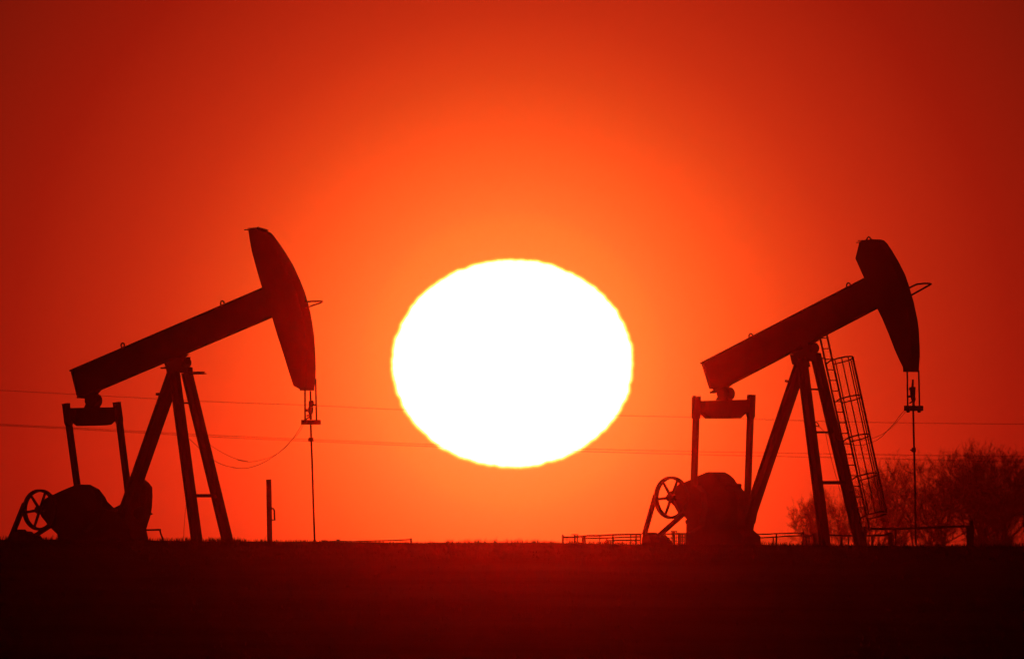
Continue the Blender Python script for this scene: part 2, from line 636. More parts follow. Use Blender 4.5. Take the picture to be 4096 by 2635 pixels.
    for (t0, t1), y0, y1 in ((((1620, 0), (1812, 1425)), -0.265, -0.60), (((1751, 0), (2097, 1425)), 0.265, 0.60)):
        # extend upward to the bearing
        tt, bb = Z2(t0), Z2(t1)
        a, c = P(tt, y0), P(bb, y1)
        d = (c - a).normalized()
        a = a - d * ((P(Z1((0, 1235))).z - a.z) / -d.z) if d.z else a
        c = c + d * 0.15
        m = MB()
        m.hbeam(a, c, lw, lw, X)
        gz = ground_local(fr, c)
        m.build("leg", STEEL, root)
        bases.append((a, c))
    m = MB()
    a, c = P(Z1((955, 1240))), P(Z2((1085, 1340)))
    m.hbeam(a, c, 0.12, 0.13, X)
    m.build("rear_leg", STEEL, root)
    (a0, c0), (a1, c1) = bases

    def on(a, c, z):
        k = (a.z - z) / (a.z - c.z)
        return a + (c - a) * k
    for v, t_ in ((140, 0.022), (992, 0.04)):
        z = P(Z2((1800, v))).z
        MB().beam(on(a0, c0, z), on(a1, c1, z), t_, t_, Vector((0, 0, 1))).build("crossbar", STEEL, root)
    m = MB()                                            # centre bearing on top of the post
    fr.slab_y(m, Z1, [(893, 1185), (1040, 1115), (1063, 1111), (1068, 1185), (1098, 1192), (1101, 1235), (898, 1235)], 0, 0.10)
    q = P(Z1((1040, 1155)))
    m.cyl(Vector((q.x - 0.05, 0, q.z)), (0, 1, 0), 0.11, 0.17)
    m.beam(P(Z1((860, 1197))), P(Z1((910, 1197))), 0.018, 0.05, Vector((0, 0, 1)))
    m.build("centre_bearing", IRON, root)
    m = MB()
    m.beam(P(Z1((1085, 1229))), P(Z1((1172, 1227))), 0.012, 0.10, Vector((0, 0, 1)))
    m.beam(P(Z1((1085, 1243))), P(Z1((1184, 1240))), 0.012, 0.10, Vector((0, 0, 1)))
    for k in (1112, 1142, 1168):
        m.beam(P(Z1((k, 1224))), P(Z1((k, 1243))), 0.02, 0.08)
    m.build("service_step", STEEL, root)
    m = MB()
    q = P(Z2((1452, 62)))
    m.beam(P(Z2((1444, 58))), P(Z2((1490, 66))), 0.03, 0.05, Vector((0, 0, 1)))
    m.build("lug", STEEL, root)
    # equalizer and its bearing
    xe = P(Z2((862, 200))).x
    m = MB()
    q = P(Z2((868, 120)))
    m.cyl(q + Vector((-0.02, 0, 0)), (0, 1, 0), 0.165, 0.12, 20)
    fr.slab_y(m, Z2, [(718, 70), (912, 20), (905, 55), (912, 70), (915, 150), (920, 184), (772, 184), (788, 150), (778, 130), (780, 100), (742, 98), (738, 80), (720, 78)], 0, 0.09)
    m.build("equalizer_bearing", IRON, root)
    m = MB()
    fr.slab_x(m, Z2, [(630, 187), (1055, 180), (1062, 305), (1025, 340), (985, 346), (705, 352), (665, 322), (628, 300)], xe, 0.11)
    m.build("equalizer_beam", STEEL, root)
    for pts, top, bot in (([(570, 160), (582, 150), (596, 155), (606, 160), (614, 148), (630, 141), (645, 150), (648, 200), (650, 270), (672, 332), (662, 366), (608, 366), (590, 325)],
                           (635, 350), (711, 905)),
                          ([(1036, 150), (1050, 137), (1066, 146), (1076, 148), (1084, 134), (1098, 130), (1112, 142), (1122, 210), (1134, 290), (1131, 345), (1072, 345), (1056, 308), (1050, 260)],
                           (1100, 330), (1172, 905))):
        ye = fr.px(Z2(((pts[0][0] + pts[6][0]) / 2 + 12, 250)), xe).y
        m = MB()
        fr.slab_x(m, Z2, pts, xe, 0.05)
        a, c = P(Z2(top), ye), P(Z2(bot), ye)
        m.beam(a, c + (c - a).normalized() * 0.25, 0.062, 0.058, X)
        m.build("pitman_arm", STEEL, root)
    # gearbox, cranks, counterweights
    m = MB()
    fr.slab_y(m, Z2, [(352, 1110), (362, 1085), (388, 1065), (418, 1018), (480, 988), (560, 950), (640, 915), (700, 893), (825, 890), (910, 932), (965, 1003),
                      (985, 1045), (1052, 1110), (1200, 1140), (1330, 1300), (1335, 1480), (540, 1480), (528, 1345), (512, 1330), (470, 1290), (382, 1185)], 0.0, 0.30)
    gb = m.build("gearbox", IRON, root)
    for y, arm, pts in ((0.97, ((985, 1190), (1290, 1040)), [(1088, 1105), (1110, 1062), (1150, 950), (1178, 880), (1210, 850), (1332, 845), (1368, 873), (1400, 915), (1403, 1000), (1396, 1100), (1386, 1165), (1362, 1240), (1345, 1300), (1342, 1420), (1200, 1400), (1088, 1260)]),
                        (-0.97, ((560, 1190), (830, 1050)), [(690, 895), (745, 890), (825, 890), (905, 935), (935, 985), (930, 1100), (900, 1240), (800, 1330), (640, 1330), (600, 1200)])):
        m = MB()
        m.beam(P(Z2(arm[0]), y * 0.86), P(Z2(arm[1]), y * 0.86), 0.12, 0.05, Vector((0, 0, 1)))
        ck = m.build("crank_arm", IRON, root)
        m = MB()
        fr.slab_y(m, Z2, pts, y, 0.12)
        m.build("counterweight", IRON, ck)
    m = MB()
    fr.slab_y(m, Z2, [(1380, 1150), (1400, 1152), (1406, 1162), (1396, 1168), (1380, 1168)], 0.97, 0.02)
    m.build("bolt", IRON, root)
    # wheel, belt, motor
    wheel_of(fr, root, Z2, (366, 1122), 933, 1312, -0.62, 6, R(68))
    belt_of(fr, root, Z2, -0.62, [((226, 1065), (93, 1395), 0.045), ((472, 1262), (318, 1362), 0.04)])
    m = MB()
    q = P(Z2((178, 1362)), -0.62)
    m.cyl(q + Vector((0, 0.12, -0.02)), (0, 1, 0), 0.13, 0.30, 20)
    fr.slab_y(m, Z2, [(118, 1310), (150, 1302), (232, 1302), (246, 1318), (246, 1350), (365, 1350), (400, 1395), (400, 1440), (80, 1440), (90, 1380)], -0.45, 0.05)
    m.build("motor", IRON, root)
    m = MB()
    z0 = -0.02
    for y in (-0.45, 0.45):
        m.hbeam(P(Z2((100, 1430)), y) * Vector((1, 1, 0)) + Vector((0, 0, 0)) if False else Vector((P(Z2((100, 1400)), y).x, y, 0.06)), Vector((2.3, y, 0.06)), 0.06, 0.06, Vector((0, 0, 1)))
    m.build("skid", STEEL, root)
    # slack cables from the carrier bar back to the post
    ca = [P(Z3((628, 470)), -0.25)] + [P(Z3(p), -0.3) for p in ((585, 545), (540, 610), (470, 685), (400, 742), (300, 802), (200, 838), (130, 845), (60, 838))] + \
         [P(Z2(p), -0.35) for p in ((2180, 738), (2080, 718), (1980, 676), (1880, 600), (1800, 525), (1742, 470))]
    hang_cable(fr, root, ca)
    ca = [P(Z3((632, 490)), -0.25)] + [P(Z3(p), -0.2) for p in ((590, 562), (540, 612), (480, 680), (400, 738), (300, 775), (190, 793), (100, 778))] + \
         [P(Z2(p), -0.25) for p in ((2280, 676), (2180, 656), (2060, 605), (1940, 532), (1840, 455))]
    hang_cable(fr, root, ca, 0.0045)
    hang_cable(fr, root, [P(Z2(p), 0.2) for p in ((1712, 1060), (1700, 1180), (1692, 1300), (1688, 1425))], 0.005, "cable")
    return fr


# ------------------------------------------------------------------ right pumpjack
def right_pump():
    fr = Frame(3255, 41)
    root = empty("pumpjack", fr.B, -fr.psi)
    tag(root, "black pumpjack with a caged ladder and blunt horse head, right of the sun", "pumpjack", "pumpjacks on the ridge")
    P = fr.py
    X = Vector((1, 0, 0))
    b = MB()
    fr.slab_y(b, Z4, [(124, 1128), (1500, 412), (1620, 650), (365, 1293), (192, 1345)], 0, 0.035)
    b.beam(P(Z4((126, 1136))), P(Z4((1500, 424))), 0.016, 0.10, Vector((0, 0, 1)))
    b.beam(P(Z4((205, 1376))), P(Z4((1600, 650))), 0.016, 0.10, Vector((0, 0, 1)))
    b.beam(P(Z4((140, 1134))), P(Z4((205, 1342))), 0.014, 0.10, X)
    fr.slab_y(b, Z4, [(866, 1038), (1032, 945), (1045, 940), (1022, 962), (1025, 990), (880, 1062), (870, 1062)], 0, 0.12)
    wb = b.build("walking_beam", STEEL, root)
    eye_of(fr, wb, Z4, (1322, 498), 11.0)
    eye_of(fr, wb, Z4, (520, 914), 11.0)
    h = MB()
    fr.slab_y(h, Z4, [(1410, 145), (1442, 132), (1470, 121), (1590, 118), (1615, 126), (1640, 150), (1682, 212), (1732, 297), (1786, 402), (1820, 500), (1840, 570), (1857, 625),
                      (1871, 692), (1890, 780), (1901, 862), (1908, 1000), (1909, 1080), (1903, 1150), (1900, 1195), (1771, 1195), (1768, 1165), (1740, 1110), (1700, 1020), (1650, 890),
                      (1600, 770), (1555, 680), (1500, 550), (1450, 435), (1414, 355), (1378, 275)], 0, 0.15)
    hh = h.build("horse_head", STEEL, root)
    m = MB()
    fr.slab_y(m, Z4, [(1770, 1195), (1901, 1195), (1901, 1206), (1770, 1206)], 0, 0.19)
    m.build("cable_guide", STEEL, hh)
    m = MB()
    m.beam(P(Z4((1396, 144))), P(Z4((1440, 141))), 0.010, 0.05, Vector((0, 0, 1)))
    m.beam(P(Z4((1410, 129))), P(Z4((1470, 126))), 0.010, 0.05, Vector((0, 0, 1)))
    m.beam(P(Z4((1425, 143))), P(Z4((1450, 127))), 0.012, 0.04)
    m.build("top_plate", STEEL, hh)
    MB().tube([P(Z4((1468, 126))), P(Z4((1480, 103))), P(Z4((1488, 97))), P(Z4((1496, 103))), P(Z4((1512, 122)))], 0.019, 6).build("lifting_eye", STEEL, hh)
    m = MB()
    for y in (-0.10, 0.10):
        m.tube([P(Z4((1800, 526)), y), P(Z4((1884, 486)), y), P(Z4((1950, 479)), y), P(Z4((1992, 481)), y)], 0.022, 6)
        m.tube([P(Z4((1838, 576)), y), P(Z4((1992, 490)), y)], 0.022, 6)
    m.tube([P(Z4((1998, 485)), -0.11), P(Z4((1998, 485)), 0.11)], 0.026, 6)
    m.build("hanger_bracket", STEEL, hh)
    for y, u0, u1 in ((-0.21, 1805, 1809), (0.21, 1899, 1906)):
        MB().tube([P(Z4((u0, 1195)), y), P(Z4((u1, 1490)), y)], 0.020, 7).build("bridle_cable", CABLE, root)
    cc = P(Z4((1857, 1504)))
    m = MB()
    m.beam(Vector((cc.x, -0.25, cc.z)), Vector((cc.x, 0.25, cc.z)), 0.085, 0.060, X)
    for y in (-0.2, 0.2):
        m.tube([Vector((cc.x, y, cc.z)), Vector((cc.x, y, cc.z - 0.10))], 0.04, 8)
    m.build("carrier_bar", IRON, root)
    m = MB()
    pz = [(1857, 1490, 22), (1856, 1455, 22), (1856, 1430, 40), (1850, 1405, 38), (1850, 1385, 44), (1848, 1330, 50), (1848, 1329, 20), (1852, 1268, 16)]
    for i in range(len(pz) - 1):
        m.tube([P(Z4(pz[i][:2])), P(Z4(pz[i + 1][:2]))], pz[i][2] / 2.0533 / 2 / fr.S, 10, pz[i + 1][2] / 2.0533 / 2 / fr.S)
    m.tube([P(Z4((1850, 1405))), P(Z4((1818, 1407)))], 0.028, 6)
    m.tube([P(Z4((1850, 1345))), P(Z4((1824, 1347)))], 0.03, 6)
    m.tube([P(Z4((1850, 1445))), P(Z4((1825, 1462)))], 0.016, 6)
    m.build("rod_clamp", IRON, root)
    m = MB()
    m.tube([P(Z6((1271, 205))), P(Z6((1275, 400))), P(Z6((1280, 600))), P(Z6((1288, 900))), P(Z6((1293, 1280))), P(Z6((1296, 1445)))], 0.023, 8)
    pr = m.build("polished_rod", STEEL, root)
    m = MB()
    q = P(Z6((1276, 572)))
    m.beam(q + Vector((0, 0, -0.05)), q + Vector((0, 0, 0.05)), 0.036, 0.036)
    m.tube([q + Vector((-0.02, 0, 0)), P(Z6((1245, 573)))], 0.045, 8, 0.012)
    m.build("clamp_block", IRON, pr)
    # samson post
    lw = 0.096
    bases = []
    for t0, t1, y0, y1 in (((280, 0), (462, 1460), -0.20, -0.62), ((445, 0), (787, 1460), 0.20, 0.62)):
        a, c = P(Z6(t0), y0), P(Z6(t1), y1)
        d = (c - a).normalized()
        a = a + d * ((P(Z4((0, 1100))).z - a.z) / d.z)
        c = c + d * 0.12
        MB().hbeam(a, c, lw, lw, X).build("leg", STEEL, root)
        bases.append((a, c))
    m = MB()
    a, c = P(Z4((935, 1100))), P(Z5((1700, 1420)))
    m.hbeam(P(Z4((945, 1100))), P(Z5((1790, 1310))), 0.105, 0.115, X)
    m.build("rear_leg", STEEL, root)
    (a0, c0), (a1, c1) = bases

    def on(a, c, z):
        return a + (c - a) * ((a.z - z) / (a.z - c.z))
    for v, t_ in ((15, 0.022), (410, 0.024), (872, 0.04)):
        z = P(Z6((400, v))).z
        MB().beam(on(a0, c0, z), on(a1, c1, z), t_, t_, Vector((0, 0, 1))).build("crossbar", STEEL, root)
    m = MB()
    fr.slab_y(m, Z4, [(868, 1060), (1028, 968), (1062, 968), (1066, 1045), (1098, 1052), (1106, 1112), (1000, 1120), (990, 1165), (872, 1150)], 0, 0.09)
    q = P(Z4((1020, 1010)))
    m.cyl(Vector((q.x - 0.02, 0, q.z)), (0, 1, 0), 0.11, 0.17)
    fr.slab_y(m, Z4, [(840, 1064), (900, 1064), (900, 1145), (860, 1145)], 0, 0.06)
    m.build("centre_bearing", IRON, root)
    m = MB()
    m.beam(P(Z4((808, 1279))), P(Z4((850, 1288))), 0.025, 0.04, Vector((0, 0, 1)))
    m.build("lug", STEEL, root)
    z_ = P(Z6((390, 338)), -0.2)
    MB().tube([P(Z6(p), -0.3) for p in ((368, 318), (386, 318), (406, 352), (398, 358), (372, 350))], 0.014, 6).build("cable_eye", STEEL, root)
    # equalizer
    xe = P(Z5((1600, 150))).x
    m = MB()
    q = P(Z4((322, 1385)))
    m.cyl(q + Vector((-0.0, 0, 0)), (0, 1, 0), 0.155, 0.12, 20)
    fr.slab_y(m, Z4, [(192, 1343), (362, 1293), (362, 1314), (345, 1326), (360, 1400), (370, 1438), (228, 1438), (246, 1412), (240, 1388), (240, 1372), (213, 1368), (210, 1347)], 0, 0.08)
    m.build("equalizer_bearing", IRON, root)
    m = MB()
    fr.slab_x(m, Z5, [(1370, 122), (1830, 110), (1832, 225), (1800, 240), (1756, 280), (1600, 284), (1428, 284), (1384, 250), (1368, 240)], xe, 0.10)
    m.build("equalizer_beam", STEEL, root)
    for pts, top, bot in (([(1305, 90), (1314, 76), (1330, 73), (1342, 88), (1352, 90), (1362, 80), (1374, 78), (1387, 92), (1386, 270), (1370, 296), (1314, 296), (1301, 272)], (1343, 285), (1325, 850)),
                          ([(1812, 76), (1822, 63), (1838, 63), (1848, 75), (1858, 76), (1868, 67), (1882, 66), (1892, 80), (1885, 268), (1870, 296), (1814, 290), (1801, 240)], (1842, 285), (1818, 960))):
        ye = fr.px(Z5(((pts[0][0] + pts[7][0]) / 2, 200)), xe).y
        m = MB()
        fr.slab_x(m, Z5, pts, xe, 0.05)
        a, c = P(Z5(top), ye), P(Z5(bot), ye)
        m.beam(a, c + (c - a).normalized() * 0.3, 0.060, 0.058, X)
        m.build("pitman_arm", STEEL, root)
    # gearbox, cranks
    m = MB()
    fr.slab_y(m, Z5, [(1090, 1035), (1090, 965), (1108, 950), (1132, 945), (1137, 915), (1165, 904), (1190, 880), (1235, 868), (1300, 842), (1350, 815), (1430, 781), (1520, 777), (1608, 775),
                      (1650, 798), (1690, 832), (1722, 880), (1754, 879), (1764, 889), (1760, 920), (1790, 955), (1850, 950), (1880, 1010), (1880, 1260), (1870, 1308), (1935, 1365), (1942, 1470), (1250, 1470), (1253, 1252),
                      (1243, 1240), (1243, 1221), (1258, 1210), (1218, 1163), (1160, 1092), (1130, 1078)], 0.0, 0.30)
    gb = m.build("gearbox", IRON, root)
    for y, arm, pts in ((0.965, ((1730, 1020), (1840, 1210)), [(1768, 955), (1850, 950), (1905, 1000), (1918, 1100), (1890, 1240), (1840, 1320), (1720, 1320), (1680, 1240), (1700, 1050)]),
                        (-0.965, ((1330, 1000), (1380, 1180)), [(1300, 930), (1360, 900), (1440, 960), (1450, 1100), (1420, 1270), (1300, 1330), (1266, 1240), (1270, 1050)])):
        m = MB()
        m.beam(P(Z5(arm[0]), y * 0.86), P(Z5(arm[1]), y * 0.86), 0.10, 0.05, Vector((1, 0, 0)))
        ck = m.build("crank_arm", IRON, root)
        m = MB()
        fr.slab_y(m, Z5, pts, y, 0.11)
        m.build("counterweight", IRON, ck)
    wheel_of(fr, root, Z5, (1116, 1010), 815, 1206, -0.62, 6, R(5))
    belt_of(fr, root, Z5, -0.62, [((972, 985), (868, 1350), 0.04), ((1222, 1165), (1012, 1350), 0.042)])
    m = MB()
    q = P(Z5((935, 1395)), -0.62)
    m.cyl(q + Vector((0, 0.12, -0.02)), (0, 1, 0), 0.14, 0.32, 20)
    fr.slab_y(m, Z5, [(858, 1340), (885, 1330), (975, 1330), (1012, 1342), (1016, 1375), (1090, 1376), (1128, 1420), (1128, 1470), (840, 1470), (846, 1380)], -0.45, 0.05)
    m.build("motor", IRON, root)
    m = MB()
    for y in (-0.45, 0.45):
        m.hbeam(Vector((P(Z5((860, 1400)), y).x, y, 0.06)), Vector((2.3, y, 0.06)), 0.06, 0.06, Vector((0, 0, 1)))
    m.build("skid", STEEL, root)
    # ladder with safety cage, leaning along the front leg
    yl = 0.62
    L0, L1 = P(Z4((1112, 880)), yl), P(Z6((840, 1425)), yl)
    # rung centres measured on the photograph
    r0, r1 = P(Z4((1120, 928)), yl), P(Z6((790, 1100)), yl)
    d = (r1 - r0).normalized()
    step = (r1 - r0).length / 16.0
    hw = 0.135
    Yv = Vector((0, 1, 0))
    lad = MB()
    top = r0 - d * 0.22
    bot = r1 + d * 0.58
    for s in (-1, 1):
        lad.beam(top + Yv * s * hw, bot + Yv * s * hw, 0.017, 0.017, X)
    lo = lad.build("ladder", GALV, root)
    for i in range(17):
        c = r0 + d * step * i
        MB().tube([c - Yv * hw, c + Yv * hw], 0.013, 6).build("rung", GALV, lo)
    e = Vector((-d.z, 0, d.x))                          # away from the ladder, square to it
    if e.x < 0:
        e = -e
    hoops = [(1128 + 900 * 0, None)]
    RC = 0.30
    cage = MB()

    def along(uvZ, v):                                  # ladder point at the height of a measured row
        z = P(uvZ((0, v)), yl).z
        return r0 + d * ((z - r0.z) / d.z)
    h0 = along(Z4, 1150)
    h4 = along(Z6, 1210)
    cen = [h0 + (h4 - h0) * k / 4 for k in range(5)]
    cg = None
    hoop_pts = []
    for c in cen:
        pts = [c - Yv * hw]
        for k in range(25):
            a = R(-105 + 210 * k / 24)
            pts.append(c + e * (0.34 + RC * 1.08 * math.cos(a)) + Yv * RC * math.sin(a))
        pts.append(c + Yv * hw)
        hoop_pts.append(pts)
    m = MB()
    angs = [-75, -45, -15, 15, 45, 75]
    for a in angs:
        o = e * (0.34 + RC * 1.08 * math.cos(R(a))) + Yv * RC * math.sin(R(a))
        m.beam(cen[0] + o, cen[4] + o, 0.009, 0.012, X)
    cg = m.build("safety_cage", GALV, root)
    for pts in hoop_pts:
        MB().tube(pts, 0.017, 6).build("hoop", GALV, cg)
    for k in (0.12, 0.5, 0.9):
        c = r0 + (r1 - r0) * k
        a = on(a1, c1, c.z)
        MB().tube([c + Yv * (-hw), a], 0.016, 6).build("bracket", GALV, lo)
    # slack cables
    ca = [P(Z6((1197, 202)), -0.24)] + [P(Z6(p), -0.3) for p in ((1150, 255), (1100, 322), (1040, 388), (985, 447), (930, 485), (870, 508), (800, 527), (720, 525), (640, 500), (560, 470), (480, 425), (410, 362))]
    hang_cable(fr, root, ca)
    ca = [P(Z6((1200, 222)), -0.24)] + [P(Z6(p), -0.2) for p in ((1120, 315), (1065, 372), (1010, 412), (950, 445), (880, 470), (800, 485), (700, 480), (600, 455))]
    hang_cable(fr, root, ca, 0.0045)
    hang_cable(fr, root, [P(Z6(p), -0.3) for p in ((465, 415), (485, 520), (515, 640), (545, 760), (575, 860), (600, 960))], 0.0055, "cable")
    return fr


left_pump()
right_pump()


# ------------------------------------------------------------------ things around the wells
def upright(mb, Z, xc, ytop, wpx, Y, s, depth=None, sink=0.1, ybase=None):
    """A post at measured column xc, its top at row ytop, standing on the ground."""
    p = at(*Z((xc, ytop)), Y)
    gz = ground_z(p.x, Y) - sink
    w = wpx / s / 2 * Y / F
    mb.beam(Vector((p.x, Y, gz)), Vector((p.x, Y, p.z)), w, depth or w)
    return p


# wooden post with a handle-like bracket
Y = 596.0
p = at(*Z3((350, 933)), Y)
q = at(*Z3((360, 1440)), Y)
root = empty("post", Vector((q.x, Y, ground_z(q.x, Y))))
tag(root, "tall thin upright post with a small side bracket, beside the left pumpjack", "post")
m = MB()
m.beam(Vector((0, 0, -0.1)), Vector((p.x - q.x, 0, p.z - root.location.z)), 0.060, 0.05)
m.build("post_body", WOOD, root)
m = MB()
pts = [at(*Z3(k), Y) - root.location for k in ((370, 1167), (384, 1165), (395, 1180), (397, 1258), (374, 1256))]
m.tube(pts, 0.022, 6)
m.build("bracket", STEEL, root)

# bent pipe rail beside the counterweight of the left pump
Y = 607.0
root = empty("pipe_rail", Vector((at(*Z2((1480, 1400)), Y).x, Y, ground_z(at(*Z2((1480, 1400)), Y).x, Y))))
tag(root, "thin bent pipe rail low behind the counterweight of the left pumpjack", "pipe rail")
P_ = lambda k: at(*Z2(k), Y) - root.location
m = MB()
m.tube([P_((1300, 1308)), P_((1480, 1305))], 0.022, 8)
m.build("rail", STEEL, root)
m = MB()
m.tube([P_((1470, 1305)), P_((1478, 1340)), P_((1494, 1380)), P_((1504, 1440))], 0.020, 8)
m.build("post", STEEL, root)


def fence(name, label, Y, base_uv, posts, rails, mesh=None, caps=(), mat=GALV, cat="fence", group=None):
    bx = at(*base_uv, Y).x
    root = empty(name, Vector((bx, Y, ground_z(bx, Y))))
    tag(root, label, cat, group)
    o = root.location
    for Z, s, xc, ytop, w in posts:
        m = MB()
        p = at(*Z((xc, ytop)), Y)
        ww = w / s / 2 * Y / F
        m.beam(Vector((p.x, Y, ground_z(p.x, Y) - 0.1)) - o, Vector((p.x, Y, p.z)) - o, ww, min(ww, 0.05))
        m.build("post", mat, root)
    for Z, pts, r in rails:
        MB().tube([at(*Z(k), Y) - o for k in pts], r, 6).build("rail", mat, root)
    for Z, x0, x1, yv in caps:
        m = MB()
        m.beam(at(*Z((x0, yv)), Y) - o, at(*Z((x1, yv)), Y) - o, 0.012, 0.03, Vector((0, 0, 1)))
        m.build("cap", mat, root)
    for Z, x0, x1, ytop0, ytop1, pitch, r in (mesh or ()):
        m = MB()
        a, b = at(*Z((x0, ytop0)), Y), at(*Z((x1, ytop1)), Y)
        n = max(2, int((b.x - a.x) / pitch))
        for dirn in (-1, 1):
            for i in range(-12, n + 12):
                x0_ = a.x + i * pitch
                seg = []
                for k in range(2):
                    zt = a.z if k else min(ground_z(a.x, Y), a.z - 0.3)
                    seg.append(Vector((x0_ + dirn * (zt - ground_z(a.x, Y)) * 0.85, Y + 0.02 * dirn, zt)))
                lo, hi = seg
                # clip to the panel
                def cl(p, q):
                    out = []
                    for w in (p, q):
                        if w.x < a.x or w.x > b.x:
                            lim = a.x if w.x < a.x else b.x
                            if abs(q.x - p.x) < 1e-6: return None
                            k = (lim - p.x) / (q.x - p.x)
                            if k < 0 or k > 1: return None
                            w = p + (q - p) * k
                        out.append(w)
                    return out
                sg = cl(lo, hi)
                if sg and (sg[1] - sg[0]).length > 0.02:
                    m.tube([sg[0] - o, sg[1] - o], r, 3, cap=False)
        m.build("wire_mesh", mat, root)
    return root


# low pipe fence just over the crest, between the left pump and the sun
s8 = 4.275
fence("pipe_fence", "low single rail fence barely showing above the grass below the sun's left side", 625.0, Z3((1150, 1440)),
      [(Z3, 2.0, 790, 1421, 26), (Z3, 2.0, 905, 1413, 24), (Z3, 2.0, 1488, 1402, 16), (Z3, 2.0, 1200, 1432, 8), (Z3, 2.0, 1040, 1434, 8), (Z3, 2.0, 1345, 1428, 8)],
      [(Z3, [(780, 1434), (905, 1427), (1020, 1430), (1180, 1424), (1360, 1420), (1490, 1413)], 0.016)],
      caps=[(Z3, 765, 815, 1423), (Z3, 885, 922, 1415)], mat=STEEL, group="fences round the wells")
# wire mesh fence at the left of the right pump
posts = [(Z8, s8, 48, 243, 36), (Z8, s8, 120, 285, 14), (Z8, s8, 165, 282, 16), (Z8, s8, 210, 278, 12), (Z8, s8, 252, 243, 34), (Z8, s8, 298, 246, 20), (Z8, s8, 406, 275, 66), (Z8, s8, 680, 265, 22), (Z8, s8, 798, 300, 34),
         (Z8, s8, 906, 245, 32), (Z8, s8, 1210, 245, 24), (Z8, s8, 1300, 240, 34), (Z8, s8, 1375, 240, 24)]
fence("mesh_fence", "wire mesh fence with three rails running left from the motor of the right pumpjack", 640.0, Z8((700, 400)), posts,
      [(Z8, [(48, 290), (200, 288), (370, 276), (480, 264), (700, 262), (900, 247), (1150, 243), (1400, 236)], 0.024),
       (Z8, [(440, 305), (780, 301), (920, 296), (1400, 278)], 0.021), (Z8, [(790, 348), (1000, 338), (1370, 340)], 0.021)],
      mesh=[(Z8, 50, 400, 290, 290, 0.055, 0.005), (Z8, 440, 800, 305, 305, 0.07, 0.005), (Z8, 800, 1380, 345, 345, 0.05, 0.007)],
      caps=[(Z8, 190, 315, 243)], group="fences round the wells")
# gate frame half hidden behind the right pump's gearbox
posts = [(Z8, s8, 1915, 190, 18), (Z8, s8, 1950, 186, 44), (Z8, s8, 1992, 190, 14), (Z8, s8, 2032, 212, 36), (Z8, s8, 2062, 215, 22), (Z8, s8, 2092, 222, 30), (Z8, s8, 2122, 225, 18), (Z8, s8, 2150, 228, 30)]
fence("slatted_gate", "narrow slatted gate with capped posts between motor and gearbox of the right pumpjack", 645.0, Z8((2000, 400)), posts,
      [(Z8, [(1690, 232), (1915, 232), (2200, 228)], 0.022), (Z8, [(1700, 292), (1930, 300), (2160, 285)], 0.014), (Z8, [(1930, 350), (2160, 352)], 0.014)],
      caps=[(Z8, 1895, 2008, 187)], cat="gate", group="fences round the wells")
# two-rail mesh fence between the right pump's legs
posts = [(Z9, s8, 400, 292, 22), (Z9, s8, 452, 222, 26), (Z9, s8, 908, 188, 24), (Z9, s8, 962, 255, 30), (Z9, s8, 1008, 262, 24), (Z9, s8, 1112, 212, 60), (Z9, s8, 1158, 240, 22), (Z9, s8, 1570, 270, 30), (Z9, s8, 1685, 262, 26)]
fence("rail_fence", "two rail wire fence running between the gearbox and legs of the right pumpjack", 642.0, Z9((600, 420)), posts,
      [(Z9, [(60, 236), (300, 236), (440, 226), (600, 224), (740, 215), (910, 222)], 0.016), (Z9, [(100, 298), (200, 297), (430, 285), (600, 270), (900, 262)], 0.016),
       (Z9, [(905, 262), (1020, 262), (1110, 222)], 0.020), (Z9, [(1110, 240), (1370, 252), (1730, 262), (1995, 262)], 0.024)],
      mesh=[(Z9, 190, 400, 298, 298, 0.05, 0.003), (Z9, 465, 900, 285, 285, 0.05, 0.003)], group="fences round the wells")
# heavy pipe barrier with the thick post at the right
s10 = 3.2768
fence("pipe_barrier", "long single pipe barrier ending in one thick square post in front of the bare trees", 612.0, Z10((600, 1400)),
      [(Z9, s8, 1968, 105, 54), (Z10, s10, 1248, 1150, 95), (Z10, s10, 1268, 1085, 34), (Z10, s10, 270, 1196, 16)],
      [(Z9, [(1960, 145), (2390, 143)], 0.028), (Z10, [(-5, 1192), (260, 1196), (520, 1185), (720, 1176), (980, 1166), (1215, 1160)], 0.028)], mat=STEEL, cat="barrier", group="fences round the wells")
fence("rail_fence", "short low rail fence ending at a stubby post right of the right pumpjack's ladder", 622.0, Z10((100, 1400)),
      [(Z10, s10, 202, 1240, 56), (Z9, s8, 2085, 250, 26)],
      [(Z9, [(2000, 262), (2280, 258), (2390, 240)], 0.022), (Z10, [(-5, 1278), (110, 1277), (200, 1258)], 0.024)], mat=STEEL, group="fences round the wells")

# ------------------------------------------------------------------ overhead wires, far behind
YW = 1150.0


def wire(pts, label, r):
    s = 4096 / 2394.0
    P3 = [at(u * s, v * s, YW) for u, v in pts]
    out = []
    for i in range(len(P3) - 1):
        p0 = P3[max(i - 1, 0)]; p1 = P3[i]; p2 = P3[i + 1]; p3 = P3[min(i + 2, len(P3) - 1)]
        for k in range(5):
            q = k / 5
            out.append(0.5 * ((2 * p1) + (p2 - p0) * q + (2 * p0 - 5 * p1 + 4 * p2 - p3) * q * q + (3 * p1 - p0 - 3 * p2 + p3) * q ** 3))
    out.append(P3[-1])
    o = MB().tube(out, r, 5).build("power_line", CABLE)
    tag(o, label, "power line", "overhead lines behind the wells")


